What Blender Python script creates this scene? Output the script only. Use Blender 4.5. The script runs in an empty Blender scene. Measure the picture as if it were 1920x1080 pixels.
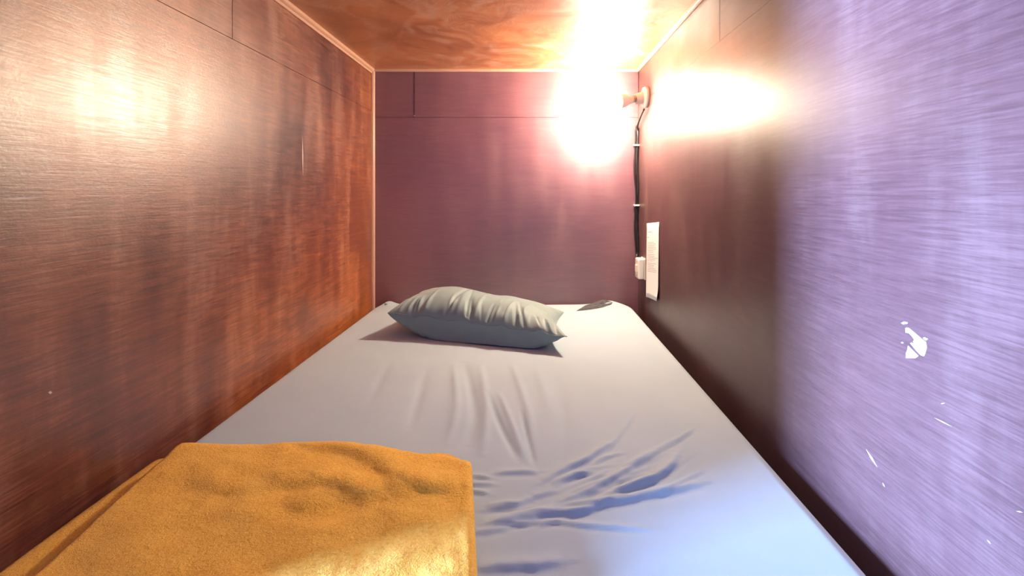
import bpy, bmesh, math, random
import numpy as np
from mathutils import Vector, noise
from mathutils.bvhtree import BVHTree

random.seed(7)
rng = np.random.default_rng(7)
S = bpy.context.scene
COL = S.collection

# ------------------------------------------------------------------ camera
F, VX, VY = 900.0, 994.0, 361.0        # focal length and vanishing point, in pixels of 1920x1080
BED = 0.16                             # top of the mattress
CZ = BED + 0.472                       # eye height above the bunk base
cam_d = bpy.data.cameras.new('camera')
cam = bpy.data.objects.new('camera', cam_d)
COL.objects.link(cam)
cam.location = (0, 0, CZ)
cam.rotation_euler = (math.radians(90), 0, 0)
cam_d.sensor_width = 36
cam_d.lens = 36 * F / 1920
cam_d.shift_x = -(VX - 960) / 1920
cam_d.shift_y = -(540 - VY) / 1920
cam_d.clip_start = 0.01
S.camera = cam

# ------------------------------------------------------------------ light
S.view_settings.view_transform = 'Standard'
S.view_settings.look = 'None'
S.view_settings.gamma = 1
S.view_settings.use_curve_mapping = False
S.view_settings.exposure = 0.16

world = bpy.data.worlds.new('dormitory_daylight')
S.world = world
world.use_nodes = True
bg = world.node_tree.nodes['Background']
bg.inputs[0].default_value = (0.26, 0.34, 1.0, 1)
bg.inputs[1].default_value = 0.44

win = bpy.data.lights.new('window_daylight', 'AREA')
win.shape = 'RECTANGLE'; win.size = 0.38; win.size_y = 1.0
win.energy = 1350
win.color = (0.33, 0.55, 1.0)
wo = bpy.data.objects.new('window_daylight', win)
COL.objects.link(wo)
wo.location = (-2.95, -0.61, CZ + 0.07)
wo.rotation_euler = (Vector((0.3, 0.55, CZ - 0.2)) - wo.location).to_track_quat('-Z', 'Y').to_euler()

BULB_STRENGTH = 1200
BULB_COLOR = (1.0, 0.79, 0.56)

# ------------------------------------------------------------------ room dimensions
XL, XR, YB = -0.678, 0.465, 2.063
ZC = CZ + 0.529
Y0 = -0.15                             # open foot end of the bunk
YL = 0.335                             # where the left wall ends

def bed_pt(px, py, h=0.0):
    """pixel -> (x, y) on a level plane h above the mattress"""
    y = F * (CZ - BED - h) / (py - VY)
    return ((px - VX) * y / F, y)
def rwall_pt(px, py, x=XR):
    y = F * x / (px - VX)
    return (x, y, CZ + (VY - py) * y / F)
def lwall_pt(px, py, x=XL):
    y = F * x / (px - VX)
    return (x, y, CZ + (VY - py) * y / F)
def bwall_pt(px, py, y=YB):
    return ((px - VX) * y / F, y, CZ + (VY - py) * y / F)

# ------------------------------------------------------------------ helpers
def obj(name, me, m=None, parent=None, smooth=False):
    o = bpy.data.objects.new(name, me)
    COL.objects.link(o)
    if m: me.materials.append(m)
    if parent:
        o.parent = parent
    if smooth:
        me.polygons.foreach_set('use_smooth', [True] * len(me.polygons))
    return o
def empty(name, loc):
    o = bpy.data.objects.new(name, None)
    o.empty_display_size = 0.05
    COL.objects.link(o); o.location = loc
    return o
def tag(o, label=None, cat=None, group=None, kind=None):
    if label: o['label'] = label
    if cat: o['category'] = cat
    if group: o['group'] = group
    if kind: o['kind'] = kind
    return o
def adopt(child, root):
    """parent while keeping world placement (roots are only translated)"""
    child.parent = root
    child.location = Vector(child.location) - Vector(root.location)
def mesh_from(name, v, f):
    me = bpy.data.meshes.new(name)
    me.from_pydata([tuple(p) for p in v], [], [tuple(q) for q in f])
    me.update()
    return me
def box_mesh(name, a, b, bevel=0.0, seg=2):
    bm = bmesh.new()
    bmesh.ops.create_cube(bm, size=1)
    for v in bm.verts:
        v.co = Vector([(a[i] + b[i]) / 2 + v.co[i] * (b[i] - a[i]) for i in range(3)])
    if bevel:
        bmesh.ops.bevel(bm, geom=bm.edges[:], offset=bevel, segments=seg, profile=0.5, affect='EDGES')
    me = bpy.data.meshes.new(name); bm.to_mesh(me); bm.free()
    return me
def lathe_mesh(name, prof, n=40):
    """prof: list of (axial, radius), spun about +X axis"""
    v, f = [], []
    for a, r in prof:
        for k in range(n):
            t = 2 * math.pi * k / n
            v.append((a, r * math.cos(t), r * math.sin(t)))
    m = len(prof)
    for i in range(m - 1):
        for k in range(n):
            f.append((i*n + k, i*n + (k+1) % n, (i+1)*n + (k+1) % n, (i+1)*n + k))
    f.append(tuple(range(n))[::-1]); f.append(tuple((m-1)*n + k for k in range(n)))
    me = mesh_from(name, v, f)
    bm = bmesh.new(); bm.from_mesh(me); bmesh.ops.recalc_face_normals(bm, faces=bm.faces[:])
    bm.to_mesh(me); bm.free()
    return me
def tube_mesh(name, pts, r, n=10):
    pts = [Vector(p) for p in pts]
    v, f = [], []
    for i, p in enumerate(pts):
        d = (pts[min(i+1, len(pts)-1)] - pts[max(i-1, 0)]).normalized()
        a = d.orthogonal().normalized() if i == 0 else (a - d * a.dot(d)).normalized()
        b = d.cross(a)
        for k in range(n):
            t = 2 * math.pi * k / n
            v.append(p + (a * math.cos(t) + b * math.sin(t)) * r)
    for i in range(len(pts) - 1):
        for k in range(n):
            f.append((i*n + k, i*n + (k+1) % n, (i+1)*n + (k+1) % n, (i+1)*n + k))
    f.append(tuple(range(n))[::-1]); f.append(tuple((len(pts)-1)*n + k for k in range(n)))
    return mesh_from(name, v, f)
def prism_mesh(name, poly, off):
    n = len(poly)
    off = Vector(off)
    v = [Vector(p) for p in poly] + [Vector(p) + off for p in poly]
    f = [tuple(range(n)), tuple(range(2*n-1, n-1, -1))]
    f += [(i, i + n, (i+1) % n + n, (i+1) % n) for i in range(n)]
    me = mesh_from(name, v, f)
    bm = bmesh.new(); bm.from_mesh(me)
    bmesh.ops.recalc_face_normals(bm, faces=bm.faces[:])
    bm.to_mesh(me); bm.free()
    return me

# ------------------------------------------------------------------ materials
def new_mat(name):
    m = bpy.data.materials.new(name); m.use_nodes = True
    nt = m.node_tree
    p = nt.nodes['Principled BSDF']
    return m, nt, p
def simple(name, col, rough=0.5, **kw):
    m, nt, p = new_mat(name)
    p.inputs['Base Color'].default_value = (*col, 1)
    p.inputs['Roughness'].default_value = rough
    for k, v in kw.items(): p.inputs[k.replace('_', ' ')].default_value = v
    return m
def N(nt, typ, **kw):
    n = nt.nodes.new(typ)
    for k, v in kw.items(): setattr(n, k, v)
    return n
def ramp(nt, fac, stops):
    r = N(nt, 'ShaderNodeValToRGB')
    while len(r.color_ramp.elements) < len(stops): r.color_ramp.elements.new(0.5)
    for e, (p, c) in zip(r.color_ramp.elements, stops):
        e.position = p; e.color = (*c, 1) if len(c) == 3 else c
    nt.links.new(fac, r.inputs[0])
    return r
def noise_n(nt, vec, scale, detail=4, rough=0.55, dist=0.0, mapscale=None, rot=None):
    if mapscale:
        mp = N(nt, 'ShaderNodeMapping')
        mp.inputs['Scale'].default_value = mapscale
        if rot: mp.inputs['Rotation'].default_value = rot
        nt.links.new(vec, mp.inputs['Vector']); vec = mp.outputs[0]
    n = N(nt, 'ShaderNodeTexNoise')
    n.inputs['Scale'].default_value = scale; n.inputs['Detail'].default_value = detail
    n.inputs['Roughness'].default_value = rough; n.inputs['Distortion'].default_value = dist
    nt.links.new(vec, n.inputs['Vector'])
    return n.outputs['Fac']
def math_n(nt, op, a, b):
    n = N(nt, 'ShaderNodeMath', operation=op)
    for i, x in enumerate((a, b)):
        if isinstance(x, (int, float)): n.inputs[i].default_value = x
        else: nt.links.new(x, n.inputs[i])
    return n.outputs[0]
def mixc(nt, fac, a, b, blend='MIX'):
    n = N(nt, 'ShaderNodeMix', data_type='RGBA', blend_type=blend)
    if isinstance(fac, (int, float)): n.inputs[0].default_value = fac
    else: nt.links.new(fac, n.inputs[0])
    for i, x in ((6, a), (7, b)):
        if isinstance(x, tuple): n.inputs[i].default_value = (*x, 1)
        else: nt.links.new(x, n.inputs[i])
    return n.outputs[2]

def varnished(name, along, across, cols, swirl=0.0, rough=(0.36, 0.52), haze=0.10, seed=(0, 0, 0), mottle=0.22, bump=0.14, ior=1.6, grain=0.78, peel=0.25, coat=0.22):
    """brushed, unevenly stained and varnished plywood; along/across are axis numbers"""
    m, nt, p = new_mat(name)
    tc = N(nt, 'ShaderNodeTexCoord').outputs['Object']
    def sc(a, b):
        s = [1.0, 1.0, 1.0]; s[along] = a; s[across] = b
        return tuple(s)
    if swirl:
        w = N(nt, 'ShaderNodeTexNoise'); w.inputs['Scale'].default_value = 3.0
        nt.links.new(tc, w.inputs['Vector'])
        tc = mixc(nt, swirl, tc, w.outputs['Color'], 'ADD')
    off = N(nt, 'ShaderNodeMapping'); off.inputs['Location'].default_value = seed
    nt.links.new(tc, off.inputs['Vector']); tc = off.outputs[0]
    blotch = noise_n(nt, tc, 1.3, 4, 0.5, 0.4)
    streak = noise_n(nt, tc, 9, 6, 0.65, 0.5, sc(0.8, 9))
    fine = noise_n(nt, tc, 30, 5, 0.7, 0.3, sc(0.5, 11), (0.05, 0.05, 0.05))
    wipe = noise_n(nt, tc, 5, 5, 0.6, 0.2, sc(2.4, 0.5))
    f = math_n(nt, 'ADD', math_n(nt, 'MULTIPLY', blotch, 0.80 - mottle), math_n(nt, 'MULTIPLY', streak, 0.20))
    f = math_n(nt, 'ADD', f, math_n(nt, 'MULTIPLY', wipe, mottle))
    c = ramp(nt, f, [(0.33, cols[0]), (0.50, cols[1]), (0.66, cols[2])]).outputs[0]
    fr = ramp(nt, fine, [(0.34, (grain, grain, grain)), (0.62, (1.0, 1.0, 1.0))]).outputs[0]
    c = mixc(nt, 1.0, c, fr, 'MULTIPLY')
    # milky wiped varnish and pale scuffs
    milk = ramp(nt, math_n(nt, 'MULTIPLY', wipe, math_n(nt, 'ADD', fine, 0.5)), [(0.50, (0, 0, 0)), (0.72, (1, 1, 1))]).outputs[0]
    c = mixc(nt, math_n(nt, 'MULTIPLY', milk, haze), c, (0.38, 0.29, 0.25))
    nt.links.new(c, p.inputs['Base Color'])
    rr = N(nt, 'ShaderNodeMapRange'); nt.links.new(math_n(nt, 'MULTIPLY', math_n(nt, 'ADD', fine, wipe), 0.5), rr.inputs[0])
    rr.inputs[1].default_value = 0.35; rr.inputs[2].default_value = 0.65
    rr.inputs[3].default_value = rough[0]; rr.inputs[4].default_value = rough[1]
    nt.links.new(rr.outputs[0], p.inputs['Roughness'])
    p.inputs['Specular IOR Level'].default_value = 1.0
    p.inputs['IOR'].default_value = ior
    p.inputs['Coat Weight'].default_value = coat
    p.inputs['Coat Roughness'].default_value = 0.27
    b = N(nt, 'ShaderNodeBump'); b.inputs['Strength'].default_value = bump; b.inputs['Distance'].default_value = 0.002
    h = math_n(nt, 'ADD', math_n(nt, 'MULTIPLY', fine, 0.7), math_n(nt, 'MULTIPLY', streak, 0.5))
    h = math_n(nt, 'ADD', h, math_n(nt, 'MULTIPLY', noise_n(nt, tc, 170, 2, 0.5), peel))
    nt.links.new(h, b.inputs['Height']); nt.links.new(b.outputs[0], p.inputs['Normal'])
    return m

LSEED = (1.9, 4.1, 8.2)  # noise offset picked so plum stain gathers low, deepening the shade by colour
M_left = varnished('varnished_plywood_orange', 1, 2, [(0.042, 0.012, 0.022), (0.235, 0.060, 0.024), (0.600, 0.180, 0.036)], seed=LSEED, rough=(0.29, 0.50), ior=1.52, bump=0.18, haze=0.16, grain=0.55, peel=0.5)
M_right = varnished('varnished_plywood_plum', 1, 2, [(0.055, 0.023, 0.025), (0.100, 0.045, 0.049), (0.145, 0.070, 0.073)], haze=0.06, mottle=0.15, bump=0.06, ior=1.36, coat=0.10, rough=(0.34, 0.50), grain=0.72)
M_back = varnished('varnished_plywood_end', 0, 2, [(0.080, 0.023, 0.044), (0.155, 0.049, 0.077), (0.230, 0.083, 0.110)], haze=0.03, mottle=0.10, ior=1.7, rough=(0.40, 0.56))
M_ceil = varnished('varnished_plywood_ceiling', 0, 1, [(0.230, 0.066, 0.022), (0.480, 0.160, 0.050), (0.640, 0.260, 0.095)], swirl=1.1, haze=0.40, bump=0.08, grain=0.6, rough=(0.28, 0.55))
M_trim = simple('stained_moulding', (0.50, 0.29, 0.20), 0.3)
M_dark = simple('dark_backing_board', (0.060, 0.022, 0.014), 0.7)
M_white_plastic = simple('white_plastic', (0.78, 0.78, 0.76), 0.35)
M_cream_plastic = simple('cream_plastic', (0.72, 0.68, 0.58), 0.4)
M_black = simple('black_rubber', (0.012, 0.012, 0.014), 0.35)
M_metal = simple('nickel_metal', (0.6, 0.58, 0.55), 0.3, Metallic=1.0)
M_paper = simple('white_paper', (0.80, 0.79, 0.80), 0.8)
M_ink = simple('grey_ink', (0.22, 0.22, 0.26), 0.8)
M_flake = simple('white_sticker_paper', (0.80, 0.82, 0.78), 0.7)
M_scuff = simple('pale_scratch', (0.50, 0.42, 0.40), 0.6)

def cloth(name, cols, weave=900, bump=0.15, sheen=0.2, wscale=3):
    m, nt, p = new_mat(name)
    tc = N(nt, 'ShaderNodeTexCoord').outputs['Object']
    f = noise_n(nt, tc, wscale, 4, 0.6, 0.3)
    c = ramp(nt, f, [(0.35, cols[0]), (0.65, cols[1])]).outputs[0]
    nt.links.new(c, p.inputs['Base Color'])
    p.inputs['Roughness'].default_value = 0.85
    p.inputs['Sheen Weight'].default_value = sheen
    p.inputs['Specular IOR Level'].default_value = 0.2
    b = N(nt, 'ShaderNodeBump'); b.inputs['Strength'].default_value = bump; b.inputs['Distance'].default_value = 0.001
    nt.links.new(noise_n(nt, tc, weave, 2, 0.6), b.inputs['Height'])
    nt.links.new(b.outputs[0], p.inputs['Normal'])
    return m
M_sheet = cloth('lavender_grey_cotton', [(0.350, 0.455, 0.545), (0.380, 0.490, 0.580)])
M_pillow = cloth('sage_grey_satin_cotton', [(0.205, 0.290, 0.310), (0.235, 0.330, 0.345)])
M_pillow.node_tree.nodes['Principled BSDF'].inputs['Roughness'].default_value = 0.5

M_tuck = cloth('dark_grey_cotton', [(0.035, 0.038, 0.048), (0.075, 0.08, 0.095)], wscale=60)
def fleece():
    m, nt, p = new_mat('mustard_fleece')
    tc = N(nt, 'ShaderNodeTexCoord').outputs['Object']
    nub = noise_n(nt, tc, 260, 3, 0.7, 0.8)
    big = noise_n(nt, tc, 9, 4, 0.6, 0.4)
    f = math_n(nt, 'ADD', math_n(nt, 'MULTIPLY', nub, 0.7), math_n(nt, 'MULTIPLY', big, 0.3))
    c = ramp(nt, f, [(0.33, (0.72, 0.34, 0.034)), (0.5, (0.93, 0.53, 0.075)), (0.66, (0.95, 0.62, 0.13))]).outputs[0]
    nt.links.new(c, p.inputs['Base Color'])
    p.inputs['Roughness'].default_value = 0.95
    p.inputs['Specular IOR Level'].default_value = 0.1
    p.inputs['Sheen Weight'].default_value = 0.25
    p.inputs['Sheen Roughness'].default_value = 0.5
    p.inputs['Sheen Tint'].default_value = (1.0, 0.8, 0.55, 1)
    b = N(nt, 'ShaderNodeBump'); b.inputs['Strength'].default_value = 0.7; b.inputs['Distance'].default_value = 0.004
    nt.links.new(nub, b.inputs['Height']); nt.links.new(b.outputs[0], p.inputs['Normal'])
    return m
M_fleece = fleece()

def bulb_mat():
    m, nt, p = new_mat('glowing_frosted_glass')
    p.inputs['Base Color'].default_value = (0.9, 0.9, 0.9, 1)
    p.inputs['Emission Color'].default_value = (*BULB_COLOR, 1)
    p.inputs['Emission Strength'].default_value = BULB_STRENGTH
    return m
M_bulb = bulb_mat()

# ------------------------------------------------------------------ the wooden box
T = 0.006          # plywood panel thickness
G = 0.0006         # half of a joint
def panel(wall, a, b, m, proud=0.0, axis=0, sign=1):
    a = list(a); b = list(b)
    return obj('panel', box_mesh('panel', a, b, 0.0006, 1), m, wall)

base = obj('floor', box_mesh('floor', (XL - 0.03, Y0, -0.03), (XR + 0.03, YB + 0.03, 0.0)), M_dark); tag(base, kind='structure')
wl = obj('wall_left', box_mesh('wall_left', (XL - 0.03, YL, 0), (XL - T, YB, ZC)), M_dark); tag(wl, kind='structure')
wr = obj('wall_right', box_mesh('wall_right', (XR + T, Y0, 0), (XR + 0.03, YB, ZC)), M_dark); tag(wr, kind='structure')
wb = obj('wall_back', box_mesh('wall_back', (XL - 0.03, YB + T, 0), (XR + 0.03, YB + 0.03, ZC)), M_dark); tag(wb, kind='structure')
ce = obj('ceiling', box_mesh('ceiling', (XL - 0.03, Y0, ZC + T), (XR + 0.03, YB + 0.03, ZC + 0.03)), M_dark); tag(ce, kind='structure')

SL = CZ + 0.350     # joint heights
SR = CZ + 0.372
SB = CZ + 0.323
JY = 1.095          # upright joint of the top strips on the side walls
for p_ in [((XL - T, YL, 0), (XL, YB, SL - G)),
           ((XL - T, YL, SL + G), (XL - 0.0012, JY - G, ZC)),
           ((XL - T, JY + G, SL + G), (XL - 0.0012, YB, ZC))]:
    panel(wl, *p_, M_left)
for p_ in [((XR, Y0, 0), (XR + T, YB, SR - G)),
           ((XR + 0.0012, Y0, SR + G), (XR + T, 1.18 - G, ZC)),
           ((XR + 0.0012, 1.18 + G, SR + G), (XR + T, YB, ZC))]:
    panel(wr, *p_, M_right)
JX = (777 - VX) * YB / F
for p_ in [((XL, YB, 0), (XR, YB + T, SB - G)),
           ((XL, YB + 0.0028, SB + G), (JX - G, YB + T, ZC)),
           ((JX + G, YB + 0.0008, SB + G), (XR, YB + T, ZC))]:
    panel(wb, *p_, M_back)
panel(ce, (XL - 0.03, Y0, ZC), (XR + 0.03, 1.22 - G, ZC + T), M_ceil)
panel(ce, (XL - 0.03, 1.22 + G, ZC), (XR + 0.03, YB + T, ZC + T), M_ceil)

# small marks that belong to the walls
def mark(wall, pts, off, m=M_scuff, name='scratch'):
    return obj(name, prism_mesh(name, pts, off), m, wall)
def stroke(fn, pts, w):
    a, b = pts
    d = Vector((b[0]-a[0], b[1]-a[1])); n = Vector((-d.y, d.x)).normalized() * w / 2
    mid = ((a[0]+b[0])/2, (a[1]+b[1])/2)
    return [fn(*a), fn(mid[0]+n.x, mid[1]+n.y), fn(*b), fn(mid[0]-n.x, mid[1]-n.y)]
for a, b, w in [((1624, 842), (1645, 876), 5), ((1655, 905), (1659, 913), 3), ((1752, 783), (1785, 800), 2.5), ((1764, 757), (1772, 756), 3), ((1851, 1012), (1858, 1020), 3), ((1906, 958), (1918, 961), 3)]:
    mark(wr, stroke(rwall_pt, (a, b), w*0.7), (-0.0003, 0, 0))
for a, b, w in [((2, 373), (82, 370), 3), ((90, 736), (98, 736), 6), ((567, 255), (568, 330), 2)]:
    mark(wl, stroke(lwall_pt, (a, b), w), (0.0003, 0, 0))
nh = obj('nail_head', lathe_mesh('nail_head', [(0, 0.0035), (0.001, 0.0035), (0.0018, 0.002)], 14), M_metal, wb)
nh.rotation_euler = (0, 0, -math.pi / 2); nh.location = bwall_pt(777, 217)

# mouldings
def moulding(name, p0, p1, u, v, prof, m=M_trim):
    p0, p1, u, v = Vector(p0), Vector(p1), Vector(u), Vector(v)
    poly = [p0 + u * a + v * b for a, b in prof]
    return tag(obj(name, prism_mesh(name, poly, p1 - p0), m), kind='structure')
def quarter(r, n=7, sq=0.35):
    return [(0, 0)] + [(r * (math.cos(t)**1 * (1-sq) + sq * min(1, 1.3*math.cos(t))), r * (math.sin(t) * (1-sq) + sq * min(1, 1.3*math.sin(t)))) for t in [math.pi/2*k/n for k in range(n+1)]]
double = [(0, 0), (0.020, 0), (0.020, 0.003), (0.012, 0.004), (0.012, 0.007), (0.009, 0.0115), (0.004, 0.0125), (0.0, 0.0125)]
moulding('trim_1', (XL, YL, ZC), (XL, YB - 0.011, ZC), (0, 0, -1), (1, 0, 0), double)
moulding('trim_2', (XL, YB, ZC), (XR, YB, ZC), (0, 0, -1), (0, -1, 0), quarter(0.010))
moulding('trim_3', (XL, YB, 0), (XL, YB, ZC - 0.010), (1, 0, 0), (0, -1, 0), quarter(0.012))
moulding('trim_4', (XR, Y0, ZC), (XR, YB - 0.011, ZC), (0, 0, -1), (-1, 0, 0), quarter(0.010))

# ------------------------------------------------------------------ wrinkle fields
def seg_field(X, Y, pts):
    """distance to a polyline, signed side and position along it (0..1)"""
    best = np.full(X.shape, 1e9); side = np.zeros(X.shape); along = np.zeros(X.shape)
    L = [math.dist(pts[i], pts[i+1]) for i in range(len(pts)-1)]
    tot = sum(L); acc = 0
    for i in range(len(pts)-1):
        (ax, ay), (bx, by) = pts[i], pts[i+1]
        dx, dy = bx-ax, by-ay
        t = np.clip(((X-ax)*dx + (Y-ay)*dy) / (L[i]**2), 0, 1)
        d = np.hypot(X-ax-t*dx, Y-ay-t*dy)
        s = np.sign(dx*(Y-ay) - dy*(X-ax))
        k = d < best
        best = np.where(k, d, best); side = np.where(k, s, side)
        along = np.where(k, (acc + t*L[i]) / tot, along)
        acc += L[i]
    return best, side, along
def smooth_line(pts, n=6):
    P = [Vector((*p, 0)) for p in pts]
    if len(P) < 3: return [(p.x, p.y) for p in P]
    out = []
    for i in range(len(P)-1):
        a, b, c, d = P[max(i-1, 0)], P[i], P[i+1], P[min(i+2, len(P)-1)]
        for k in range(n):
            t = k/n
            q = 0.5*((2*b) + (c-a)*t + (2*a-5*b+4*c-d)*t*t + (3*b-a-3*c+d)*t**3)
            out.append((q.x, q.y))
    out.append((P[-1].x, P[-1].y))
    return out
def fold(X, Y, pix, amp, w, h=0.0, steep=2.2, rag=0.12):
    """ridge behind the traced dark stroke, steep towards the camera, plus a soft hollow in front"""
    pts = smooth_line([bed_pt(px, py, h) for px, py in pix])
    if pts[0][0] > pts[-1][0]: pts = pts[::-1]
    d, s, t = seg_field(X, Y, pts)
    ph = pix[0][0]*0.37 + pix[0][1]*0.11
    taper = np.clip(np.sin(np.pi*np.clip(t, 0.01, 0.99)), 0, 1)**0.45
    taper = taper*(0.88 + 0.5*rag*np.sin(t*9 + ph) + 0.3*rag*np.sin(t*21 + 2*ph))
    sd = d*s + w*rag*(np.sin(X*95 + ph) + 0.7*np.sin(X*210 + Y*60 + ph*2))   # + = away from the camera
    back = np.exp(-(np.maximum(sd - w*0.5, 0)/(w*steep))**2) * (sd > w*0.5)
    front = np.clip((sd + w*0.7)/(w*1.2), 0, 1); front = front*front*(3-2*front)
    prof = np.where(sd > w*0.5, back, front)
    hollow = -0.35*np.exp(-((sd + w*1.4)/(w*1.2))**2)
    endfade = np.exp(-(np.maximum(d - np.abs(sd) , 0)/w)**2)
    return amp*taper*(prof + hollow)*endfade
def crease(X, Y, pix, amp, w, h=0.0):
    pts = smooth_line([bed_pt(px, py, h) for px, py in pix])
    d, s, t = seg_field(X, Y, pts)
    taper = np.clip(np.sin(np.pi*np.clip(t, 0.02, 0.98)), 0, 1)**0.6
    return amp*taper*np.exp(-(d/w)**2)
def vnoise(X, Y, sx, sy, seed=0.0, octv=3):
    out = np.empty(X.size)
    for i, (a, b) in enumerate(zip(X.ravel(), Y.ravel())):
        out[i] = noise.fractal((a*sx + seed, b*sy, seed), 1.0, 2.0, octv)
    return out.reshape(X.shape)

def grid_mesh(name, P):
    n, m = P.shape[:2]
    idx = np.arange(n*m).reshape(n, m)
    q = np.stack([idx[:-1, :-1], idx[:-1, 1:], idx[1:, 1:], idx[1:, :-1]], -1).reshape(-1, 4)
    me = bpy.data.meshes.new(name)
    me.vertices.add(n*m); me.vertices.foreach_set('co', P.reshape(-1).astype(np.float32))
    me.loops.add(q.size); me.loops.foreach_set('vertex_index', q.reshape(-1).astype(np.int32))
    me.polygons.add(len(q)); me.polygons.foreach_set('loop_start', np.arange(0, q.size, 4, dtype=np.int32))
    me.update(calc_edges=True); me.validate()
    return me

# ------------------------------------------------------------------ mattress in its fitted sheet
def build_mattress():
    x0, x1, y0, y1 = -0.645, 0.424, -0.02, 2.050
    nx, ny = 300, 520
    xs = np.linspace(x0, x1, nx)
    ys = np.concatenate([np.linspace(y0, 0.45, 60, endpoint=False), np.linspace(0.45, y1, ny-60)])
    Y, X = np.meshgrid(ys, xs, indexing='ij')
    # rounded plan corners
    R = 0.085
    cx = np.clip(X, x0+R, x1-R); cy = np.clip(Y, y0+R, y1-R)
    dx, dy = X-cx, Y-cy
    dist = np.hypot(dx, dy)
    k = np.where(dist > R, R/np.maximum(dist, 1e-9), 1.0)
    Xc, Yc = cx + dx*k, cy + dy*k
    inside = np.minimum(np.minimum(X-x0, x1-X), np.minimum(Y-y0, y1-Y))
    corner = (np.abs(dx) > 0) & (np.abs(dy) > 0)
    inside = np.where(corner, np.maximum(R - dist, 0), inside)
    r = 0.022
    e = np.clip(inside, 0, r)
    Z = -r + np.sqrt(np.maximum(r*r - (r-e)**2, 0))
    Z = Z*0.8
    # gentle wear of the foam
    Z += 0.003*np.sin(3.1*X+1)*np.cos(2.2*Y) * np.clip(inside/0.1, 0, 1)
    w = np.zeros_like(Z)
    W = 0.0055
    for pix, a, wd in [
        ([(927, 889), (1010, 886)], 0.0045, W),
        ([(1018, 906), (1072, 877), (1114, 856), (1150, 830)], 0.0075, W),
        ([(1039, 914), (1077, 893), (1118, 887)], 0.0038, W),
        ([(1060, 942), (1143, 904), (1210, 864), (1235, 845)], 0.008, W),
        ([(1150, 927), (1214, 906), (1260, 877), (1275, 850)], 0.008, W),
        ([(1040, 952), (1143, 944), (1193, 935), (1277, 918), (1320, 908)], 0.008, 0.0065),
        ([(912, 958), (968, 949), (1000, 936)], 0.006, W),
        ([(918, 984), (1006, 970), (1085, 962), (1130, 955)], 0.0085, 0.0065),
        ([(1035, 979), (1110, 988), (1222, 996)], 0.004, 0.004),
        ([(890, 1070), (997, 1066), (1060, 1058)], 0.006, 0.007),
        ([(880, 893), (925, 898)], 0.004, 0.004), ([(880, 910), (925, 910)], 0.004, 0.004), ([(880, 922), (915, 928)], 0.004, 0.004),
        ([(890, 1004), (905, 1000), (960, 990)], 0.004, 0.005),
        ([(1120, 870), (1165, 815), (1190, 775)], 0.003, 0.006),
    ]:
        w += fold(X, Y, pix, a*0.85, wd)
    r3 = random.Random(21)
    for k in range(34):                      # finer creases fanning out between the big ones
        px = r3.uniform(900, 1240); py = 985 - (px-900)*0.22 + r3.uniform(-70, 30)
        ln = r3.uniform(35, 110); sl = -0.12 - 0.5*max(0, (px-980)/260) + r3.uniform(-0.12, 0.12)
        w += fold(X, Y, [(px, py), (px+ln*0.5, py+sl*ln*0.5+r3.uniform(-4, 4)), (px+ln, py+sl*ln)], r3.uniform(0.0010, 0.0030), r3.uniform(0.0028, 0.0045))
    for pix, a, wd in [
        ([(914, 735), (939, 797), (972, 862)], -0.0045, 0.008),
        ([(935, 735), (962, 800), (985, 862)], 0.0035, 0.008),
        ([(978, 770), (989, 818), (1002, 870)], -0.0045, 0.005),
        ([(960, 680), (990, 770), (1000, 830)], 0.003, 0.012),
        ([(872, 680), (889, 764), (877, 835)], -0.004, 0.014),
        ([(900, 682), (912, 760), (905, 850)], 0.0035, 0.012),
        ([(850, 682), (856, 760), (840, 830)], 0.003, 0.012),
        ([(800, 690), (770, 800)], -0.002, 0.015),
        ([(1040, 700), (1060, 800), (1050, 860)], -0.002, 0.02),
        ([(1010, 690), (1030, 780)], 0.0025, 0.015),
        ([(730, 680), (690, 760)], -0.0015, 0.015),
    ]:
        w += crease(X, Y, pix, a*1.45, wd*0.8)
    # pulled sheet points at the two head corners
    pk = lambda x, y, a, sx, sy: a*np.exp(-((X-x)/sx)**2 - ((Y-y)/sy)**2)
    w += pk(0.325, 2.045, 0.016, 0.06, 0.10)
    w += pk(-0.60, 2.045, 0.020, 0.03, 0.05)
    w += pk(-0.12, 2.05, -0.010, 0.25, 0.10)
    w += vnoise(X[::1, ::1], Y[::1, ::1], 6, 4, 3.0, 2)*0.0012
    Z += w*np.clip(inside/0.02, 0, 1)
    P = np.stack([Xc, Yc, Z + BED], -1)
    # side skirt down to the base, tucked in a little
    def ring(P, off, z):
        return P
    root = empty('mattress', (0, 1.0, 0.0))
    tag(root, 'mattress filling the bunk, wrapped in a wrinkled lavender-grey fitted sheet', 'mattress')
    top = grid_mesh('fitted_sheet', P)
    bm = bmesh.new(); bm.from_mesh(top)
    edges = [e for e in bm.edges if e.is_boundary]
    for drop, scale in ((0.03, 1.003), (0.06, 1.002), (0.045, 0.99)):
        ret = bmesh.ops.extrude_edge_only(bm, edges=edges)
        vs = [g for g in ret['geom'] if isinstance(g, bmesh.types.BMVert)]
        edges = [g for g in ret['geom'] if isinstance(g, bmesh.types.BMEdge) and g.is_boundary]
        for v in vs:
            v.co.z -= drop
    for v in bm.verts:
        v.co.z = max(v.co.z, 0.003)
    bm.to_mesh(top); bm.free()
    s = obj('fitted_sheet', top, M_sheet, None, True); adopt(s, root)
    bm = bmesh.new(); bm.from_mesh(top); bvh = BVHTree.FromBMesh(bm); bm.free()
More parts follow.
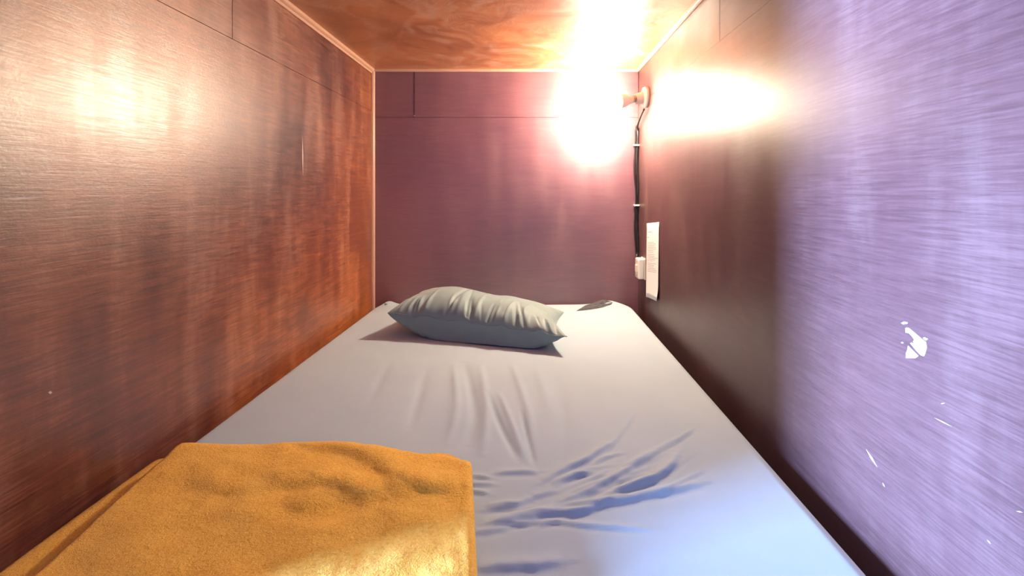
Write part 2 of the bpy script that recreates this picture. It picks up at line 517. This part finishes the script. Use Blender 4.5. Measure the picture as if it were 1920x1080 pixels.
    # small dark grey crumpled patches where the head corners are tucked
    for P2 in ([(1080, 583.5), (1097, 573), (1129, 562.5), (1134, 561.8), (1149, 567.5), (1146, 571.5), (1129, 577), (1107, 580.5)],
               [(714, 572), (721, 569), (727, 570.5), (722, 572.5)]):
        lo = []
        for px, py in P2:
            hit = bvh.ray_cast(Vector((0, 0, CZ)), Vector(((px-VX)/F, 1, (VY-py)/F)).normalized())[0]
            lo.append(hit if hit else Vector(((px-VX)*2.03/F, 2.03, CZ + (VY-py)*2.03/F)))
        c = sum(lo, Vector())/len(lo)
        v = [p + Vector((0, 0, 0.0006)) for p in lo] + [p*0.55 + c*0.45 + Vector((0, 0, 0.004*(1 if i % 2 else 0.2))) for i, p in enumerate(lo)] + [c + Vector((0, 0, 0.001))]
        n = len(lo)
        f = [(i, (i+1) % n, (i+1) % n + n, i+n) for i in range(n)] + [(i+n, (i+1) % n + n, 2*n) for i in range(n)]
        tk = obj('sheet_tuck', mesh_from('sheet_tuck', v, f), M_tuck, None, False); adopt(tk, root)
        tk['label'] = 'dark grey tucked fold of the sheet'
    core = obj('foam_core', box_mesh('foam_core', (x0+0.03, y0+0.03, 0.001), (x1-0.03, y1-0.03, BED-0.035), 0.02, 3), M_white_plastic); adopt(core, root)
    return P
build_mattress()

# ------------------------------------------------------------------ pillow
def build_pillow():
    FL, FR = (-0.465, 1.567, 0.079), (0.108, 1.413, 0.048)
    BR, BL = (0.118, 1.690, 0.050), (-0.395, 1.850, 0.062)
    n, m = 330, 130
    u, v = np.meshgrid(np.linspace(0, 1, n), np.linspace(0, 1, m), indexing='ij')
    # crowd samples towards the seam
    u = 0.5 - 0.5*np.cos(np.pi*u); v = 0.5 - 0.5*np.cos(np.pi*v)
    su_ = lambda q: 4*q*(1-q)
    def bil(i): return FL[i]*(1-u)*(1-v) + FR[i]*u*(1-v) + BR[i]*u*v + BL[i]*(1-u)*v
    X, Y, H = bil(0), bil(1), bil(2)
    # edges of a stuffed case bow inwards between the corners
    bowx = 0.030*np.sin(np.pi*v)**1.0
    X = X + bowx*(1-2*u)*np.abs(1-2*u)
    Y = Y + 0.020*np.sin(np.pi*u)*(1-2*v)*np.abs(1-2*v)
    H = H - 0.002*np.sin(np.pi*u)*(1-v) - 0.01*np.sin(np.pi*v)*u
    rip = sum(a*np.sin(u*fq + ph) for a, fq, ph in ((0.0030, 31, 0.4), (0.0022, 57, 1.9), (0.0016, 93, 3.0)))
    H = H + rip*np.exp(-(v/0.10)**2)*np.clip(su_(u)/0.3, 0, 1)
    su, sv = 4*u*(1-u), 4*v*(1-v)
    puff = (su**(0.26 + 0.12*u))*(sv**np.where(v < 0.5, 0.64, 0.42))
    puffb = (su**(0.42 + 0.45*u**2))*(sv**0.30)
    side = 1 - 0.16*u + 0.10*np.exp(-((u-0.25)/0.16)**2) - 0.06*np.exp(-((u-0.55)/0.1)**2)
    top = 0.080*puff*side
    bot = 0.10*puffb
    # gathers running back from the front seam, and at the other seams
    g = np.zeros_like(u)
    r2 = random.Random(5)
    for k in range(30):
        c = r2.uniform(0.03, 0.97); wd = r2.uniform(0.006, 0.014); a = r2.uniform(-0.0055, 0.0055); ln = r2.uniform(0.08, 0.24); sl = r2.uniform(-0.10, 0.10)
        g += a*1.5*np.exp(-((u-c-sl*v)/wd)**2)*np.exp(-((v-0.10)/ln)**2)
    for c, wd, a, ln, sl in [(0.345, 0.012, -0.006, 0.6, 0.05), (0.46, 0.010, -0.007, 0.55, -0.08), (0.50, 0.012, 0.005, 0.5, 0.02), (0.40, 0.015, 0.004, 0.5, 0.0), (0.60, 0.012, -0.004, 0.35, 0.1), (0.74, 0.012, 0.004, 0.4, 0.15)]:
        g += a*np.exp(-((u-c-sl*v)/wd)**2)*np.exp(-((v-0.05)/ln)**2)
    for k in range(14):
        c = r2.uniform(0.05, 0.95); wd = r2.uniform(0.012, 0.03); a = r2.uniform(-0.003, 0.003)
        g += a*np.exp(-((v-c)/wd)**2)*(np.exp(-((1-u)/0.12)**2) + np.exp(-(u/0.12)**2))
    fade = np.clip(np.minimum(np.minimum(u, 1-u), np.minimum(v, 1-v))/0.03, 0, 1)
    nz = vnoise(X, Y, 9, 9, 11.0, 3)*0.003
    zt = H + top + (g*1.15 + nz)*fade
    zb = np.maximum(H - bot + g*0.35*fade, 0.0015 + 0.0*u)
    zb = np.minimum(zb, zt)
    # the seam line itself ripples
    Pt = np.stack([X, Y, zt + BED], -1); Yb = Y - 0.040*np.sin(np.pi*np.clip(v/0.30, 0, 1))**0.8*np.sin(np.pi*u)**0.5
    Pb = np.stack([X, Yb, zb + BED], -1)
    idx = np.arange(n*m).reshape(n, m)
    border = np.zeros((n, m), bool); border[0] = border[-1] = True; border[:, 0] = border[:, -1] = True
    Pb[border] = Pt[border]
    idb = idx + n*m; idb = np.where(border, idx, idb)
    V = np.concatenate([Pt.reshape(-1, 3), Pb.reshape(-1, 3)])
    qt = np.stack([idx[:-1, :-1], idx[1:, :-1], idx[1:, 1:], idx[:-1, 1:]], -1).reshape(-1, 4)
    qb = np.stack([idb[:-1, :-1], idb[:-1, 1:], idb[1:, 1:], idb[1:, :-1]], -1).reshape(-1, 4)
    me = mesh_from('pillowcase', V.tolist(), np.concatenate([qt, qb]).tolist())
    bm = bmesh.new(); bm.from_mesh(me)
    bmesh.ops.delete(bm, geom=[v for v in bm.verts if not v.link_faces], context='VERTS')
    bmesh.ops.recalc_face_normals(bm, faces=bm.faces[:])
    bm.to_mesh(me)
    bvh = BVHTree.FromBMesh(bm); bm.free()
    root = empty('pillow', (-0.16, 1.63, BED))
    tag(root, 'plump grey-green pillow lying askew at the head of the bed', 'pillow')
    o = obj('pillowcase', me, M_pillow, None, True); adopt(o, root)
    seam_pts = [tuple(p) for p in Pt[:, 0][::4]] + [tuple(p) for p in Pt[-1, :][::4]]
    sm = obj('seam', tube_mesh('seam', [(p[0], p[1], p[2]) for p in seam_pts], 0.0016, 6), M_pillow, None, True); adopt(sm, root)
    d = Vector(((801-VX)/F, 1, (VY-637)/F)).normalized()
    hit, nrm, _, _ = bvh.ray_cast(Vector((0, 0, CZ)), d)
    if hit:
        a = nrm.cross(Vector((0, 0, 1))).normalized(); b = a.cross(nrm)
        c = hit + nrm*0.0012
        poly = [c - a*0.005 - b*0.005, c + a*0.004 - b*0.006, c + a*0.006 + b*0.003, c - a*0.002 + b*0.007]
        t = obj('care_tag', prism_mesh('care_tag', poly, nrm*0.0008), M_white_plastic); adopt(t, root)
        t['label'] = 'tiny white care tag'
build_pillow()

# ------------------------------------------------------------------ folded fleece blanket
def build_blanket():
    t = 0.0095
    right, left = -0.118, -0.590
    # folded ribbon profile from the lowest ply (reaching left to the wall) to the top ply
    prof = []          # (x, level)  level counts ply centres
    xs = lambda a, b: np.arange(a, b, 0.0045 if b > a else -0.0045)
    for x in xs(-0.662, right): prof.append((x, 0.0))
    for k in range(1, 8): th = math.pi*k/8; prof.append((right + 0.006*math.sin(th), 0.5-0.5*math.cos(th)))
    for x in xs(right, left+0.012): prof.append((x, 1.0))
    for k in range(1, 8): th = math.pi*k/8; prof.append((left+0.012 - 0.006*math.sin(th), 1.5-0.5*math.cos(th)))
    for x in xs(left+0.012, right+0.008): prof.append((x, 2.0))
    for k in range(1, 8): th = math.pi*k/8; prof.append((right+0.008 + 0.007*math.sin(th), 2.5-0.5*math.cos(th)))
    for x in xs(right+0.008, left): prof.append((x, 3.0))
    prof = np.array(prof)
    ys = np.linspace(0.36, 1.0, 120)*0 + np.linspace(0, 1, 120)
    x = prof[:, 0][:, None]*np.ones((1, 120)); lv = prof[:, 1][:, None]*np.ones((1, 120))
    vv = ys[None, :]*np.ones((len(prof), 1))
    f = (x-left)/(right-left)
    yback = 0.838 - 0.036*f - 0.008*np.sin(f*9) - 0.010*(3-lv)*0.6
    yback = yback - 0.016*np.clip((f-0.93)/0.08, 0, 1)**2*(lv > 0.5)
    yfront = 0.30 + 0.0*f
    # crowd samples at the back edge
    w = 1-(1-vv)**1.25
    y = yfront + (yback-yfront)*w
    # right edge drifts to the right as it comes towards the camera; the lowest ply sticks out at the left
    x = x + 0.15*(0.80-y)*np.where(f > 0, 1.0, np.clip(1 + f*3, 0, 1))
    d_edge = yback - y
    plump = 1 - 0.42*np.exp(-(d_edge/0.02)**2)
    H = 0.006 + lv*0.0125*plump
    H += 0.006*np.clip(lv-2.5, 0, 0.5)*2*np.sin(np.pi*np.clip(f, 0, 1))**0.6
    # wrinkles: fullest on the top ply
    k = np.clip(lv/3.0, 0.0, 1)**1.5
    hh = 0.05
    wr_ = np.zeros_like(x)
    for pix, a, wd in [
        ([(590, 846), (660, 858), (712, 882), (738, 928), (775, 930)], 0.008, 0.015),
        ([(740, 905), (790, 925), (860, 918)], 0.008, 0.015),
        ([(520, 958), (590, 958), (640, 948)], 0.005, 0.016),
        ([(610, 915), (660, 935), (705, 960)], 0.006, 0.016),
        ([(440, 880), (520, 905), (600, 930)], 0.003, 0.02),
        ([(400, 960), (480, 985), (560, 1000)], 0.003, 0.02),
        ([(640, 1010), (740, 1000), (840, 985)], 0.004, 0.022),
        ([(470, 925), (600, 915), (720, 940), (850, 960)], 0.004, 0.016),
        ([(330, 905), (420, 925), (520, 940)], 0.003, 0.016),
    ]:
        wr_ += fold(x, y, pix, a, wd*1.15, hh, rag=0.0)
    wr_ += vnoise(x, y, 14, 14, 2.0, 3)*0.0035
    H += k*np.clip(wr_, -0.010, 0.02)
    # lowest ply droops over the mattress edge by the wall
    over = np.clip(-0.628 - x, 0, 1)
    H -= over*over*14*(lv < 0.2)
    H += vnoise(x, y, 330, 330, 5.0, 2)*0.0006
    P = np.stack([x, y, BED + 0.0025 + H], -1)
    me = grid_mesh('fleece_blanket', P)
    o = obj('fleece_blanket', me, M_fleece, None, True)
    tag(o, 'folded mustard-orange fleece blanket lying on the near left of the bed', 'blanket')
    md = o.modifiers.new('thickness', 'SOLIDIFY'); md.thickness = t; md.offset = 0
    return o
build_blanket()

# ------------------------------------------------------------------ wall lamp
def build_lamp():
    y, z = 1.905, CZ + 0.378
    root = empty('wall_lamp', (XR, y, z))
    tag(root, 'lit bare bulb in a round white holder, high in the far corner', 'lamp')
    flat = (0, 0, math.pi)                                        # lathe axis turned to point away from the wall (-X)
    tilt = (0, math.radians(10), math.pi + math.radians(14))      # the bulb leans down and towards the foot of the bed
    def part(name, prof, m, n=40, rot=flat):
        o = obj(name, lathe_mesh(name, prof, n), m, root, True)
        o.rotation_euler = rot
        return o
    part('base', [(0, 0.041), (0.012, 0.041), (0.018, 0.038), (0.021, 0.030), (0.022, 0.02)], M_white_plastic)
    part('socket', [(0.020, 0.024), (0.036, 0.0225), (0.050, 0.021), (0.052, 0.017)], M_white_plastic, rot=tilt)
    part('cap', [(0.050, 0.0135), (0.066, 0.0135), (0.068, 0.016)], M_metal, rot=tilt)
    part('bulb_body', [(0.064, 0.0135), (0.075, 0.016), (0.095, 0.024), (0.118, 0.0305), (0.124, 0.0315)], M_white_plastic, rot=tilt)
    b = part('bulb', [(0.124, 0.0312), (0.140, 0.0325), (0.156, 0.0310), (0.170, 0.0255), (0.180, 0.0165), (0.185, 0.008), (0.186, 0.002)], M_bulb, rot=tilt)
    b['label'] = 'glowing warm white bulb'
build_lamp()

# ------------------------------------------------------------------ cable, clips, switch
def build_cable():
    x, y = 0.453, 2.046
    root = empty('lamp_cable', (x, y, CZ - 0.27))
    tag(root, 'black twin cable clipped down the far right corner below the lamp', 'cable')
    for dx, ph in ((-0.004, 0.0), (0.004, 1.3)):
        pts = []
        if dx > 0:
            pts += [(0.452, 1.905, CZ+0.330), (0.453, 1.96, CZ+0.315), (0.453, 2.02, CZ+0.285)]
        for k in range(26):
            zz = CZ + 0.27 - k*(0.27+0.255)/25
            b = 0.0025*math.sin(k*0.55+ph) - (0.003 if dx < 0 else 0)*math.sin(math.pi*min(1, k/12))
            pts.append((x + dx + b, y + 0.002*math.sin(k*0.4+ph), zz))
        if dx < 0: pts = [(x+0.002, y+0.004, CZ+0.285)] + pts
        pts += [(0.452, 2.035, CZ-0.272), (0.449, 2.005, CZ-0.283), (0.449, 1.988, CZ-0.287)]
        o = obj('wire', tube_mesh('wire', smooth3(pts), 0.0038, 8), M_black, None, True); adopt(o, root)
    for zz in (CZ + (VY-272)*2.04/F, CZ + (VY-385)*2.04/F):
        me = box_mesh('clip', (x-0.013, y-0.008, zz-0.0035), (x+0.012, y+0.012, zz+0.0035), 0.0015, 2)
        c = obj('clip', me, M_cream_plastic); adopt(c, root)
        nl = obj('clip_nail', lathe_mesh('clip_nail', [(0, 0.0018), (0.010, 0.0018), (0.0102, 0.003), (0.0115, 0.003)], 10), M_metal, c)
        nl.rotation_euler = (0, 0, -math.pi/2); nl.location = (x-0.014, y+0.004, zz)
def smooth3(pts, n=4):
    P = [Vector(p) for p in pts]; out = []
    for i in range(len(P)-1):
        a, b, c, d = P[max(i-1, 0)], P[i], P[i+1], P[min(i+2, len(P)-1)]
        for k in range(n):
            t = k/n
            out.append(0.5*((2*b) + (c-a)*t + (2*a-5*b+4*c-d)*t*t + (3*b-a-3*c+d)*t**3))
    out.append(P[-1]); return out
build_cable()

def build_switch():
    ya, yb, zb, zt = 1.928, 1.988, CZ-0.349, CZ-0.268
    root = empty('light_switch', (XR, (ya+yb)/2, zb))
    tag(root, 'small white surface-mounted switch box beside the paper notice', 'switch')
    def part(name, a, b, m, bv=0.002, parent=None):
        o = obj(name, box_mesh(name, a, b, bv, 2), m); adopt(o, root); return o
    part('back_plate', (XR-0.006, ya-0.002, zb-0.002), (XR, yb+0.002, zt+0.002), M_cream_plastic, 0.0015)
    part('housing', (XR-0.030, ya, zb), (XR-0.006, yb, zt), M_white_plastic, 0.004)
    part('rocker', (XR-0.035, ya+0.018, zb+0.026), (XR-0.030, yb-0.018, zt-0.026), M_cream_plastic, 0.0015)
    part('cable_gland', (XR-0.026, yb, zt-0.030), (XR-0.006, yb+0.010, zt-0.008), M_black, 0.003)
    for zz in (zb+0.012, zt-0.012):
        s = obj('screw', lathe_mesh('screw', [(0, 0.003), (0.0012, 0.003), (0.0018, 0.002)], 12), M_metal)
        s.rotation_euler = (0, 0, math.pi); s.location = (XR-0.030, (ya+yb)/2, zz); adopt(s, root)
build_switch()

# ------------------------------------------------------------------ paper notice
def build_notice():
    q = [rwall_pt(1213.5, 419), rwall_pt(1236.5, 416.5), rwall_pt(1236.5, 565), rwall_pt(1213.5, 556.5)]
    q = [Vector(p) for p in q]           # far top, near top, near bottom, far bottom
    root = empty('paper_notice', (XR, (q[2].y+q[3].y)/2, q[2].z))
    tag(root, 'white printed sheet of paper fixed upright to the right wall', 'notice')
    nu, nv = 12, 16
    def at(s, t, lift=0.0):
        p = (q[0]*(1-s) + q[1]*s)*(1-t) + (q[3]*(1-s) + q[2]*s)*t
        curl = 0.0012 + 0.004*(abs(s-0.5)*2)**3*t + 0.006*max(0, t-0.85)/0.15*s
        return p + Vector((-curl - lift, 0, 0))
    v = [at(i/nu, j/nv) for i in range(nu+1) for j in range(nv+1)]
    f = [(i*(nv+1)+j, i*(nv+1)+j+1, (i+1)*(nv+1)+j+1, (i+1)*(nv+1)+j) for i in range(nu) for j in range(nv)]
    me = mesh_from('sheet', v, f)
    s_ = obj('sheet', me, M_paper, None, True); adopt(s_, root)
    md = s_.modifiers.new('thickness', 'SOLIDIFY'); md.thickness = 0.0003; md.offset = 0
    # rows of small print, too far away to read
    r = random.Random(3)
    v, f = [], []
    rows = [(0.115, 0.10, 0.42, 0.010), (0.185, 0.05, 0.18, 0.012)]
    t = 0.255
    for k in range(18):
        ln = r.uniform(0.45, 0.82)
        if k in (6, 11, 14): ln = r.uniform(0.3, 0.5)
        rows.append((t, 0.10, 0.10+ln, 0.0055)); t += 0.0215 + (0.010 if k in (6, 11) else 0)
    for t, a, b, hgt in rows:
        s = a
        while s < b:
            w = r.uniform(0.02, 0.07)
            e = min(s+w, b)
            i = len(v)
            v += [at(s, t, 0.0004), at(e, t, 0.0004), at(e, t+hgt, 0.0004), at(s, t+hgt, 0.0004)]
            f.append((i, i+1, i+2, i+3)); s = e + 0.014
    o = obj('printed_text', mesh_from('printed_text', v, f), M_ink); adopt(o, root)
build_notice()

# ------------------------------------------------------------------ torn sticker on the right wall
def build_sticker():
    cv = lambda P: [rwall_pt(1660 + a/9, 580 + b/9) for a, b in P]
    root = empty('sticker_remnant', rwall_pt(1716, 672))
    tag(root, 'torn white sticker scrap left on the right wall', 'sticker')
    for P in [
        [(340, 320), (365, 308), (405, 318), (540, 430), (620, 500), (685, 550), (702, 640), (680, 730), (655, 790), (605, 775), (520, 690), (446, 600), (424, 572), (446, 562), (505, 590), (470, 545), (495, 515), (450, 450), (395, 400), (345, 392)],
        [(386, 612), (424, 652), (562, 786), (510, 825), (430, 822), (352, 820), (350, 745), (378, 680)],
        [(270, 230), (320, 208), (380, 222), (372, 245), (305, 252)],
        [(640, 480), (665, 472), (724, 498), (690, 526), (660, 510)],
        [(268, 560), (290, 550), (312, 570), (285, 576)],
    ]:
        o = obj('scrap', prism_mesh('scrap', cv(P), (-0.0004, 0, 0)), M_flake)
        adopt(o, root)
build_sticker()
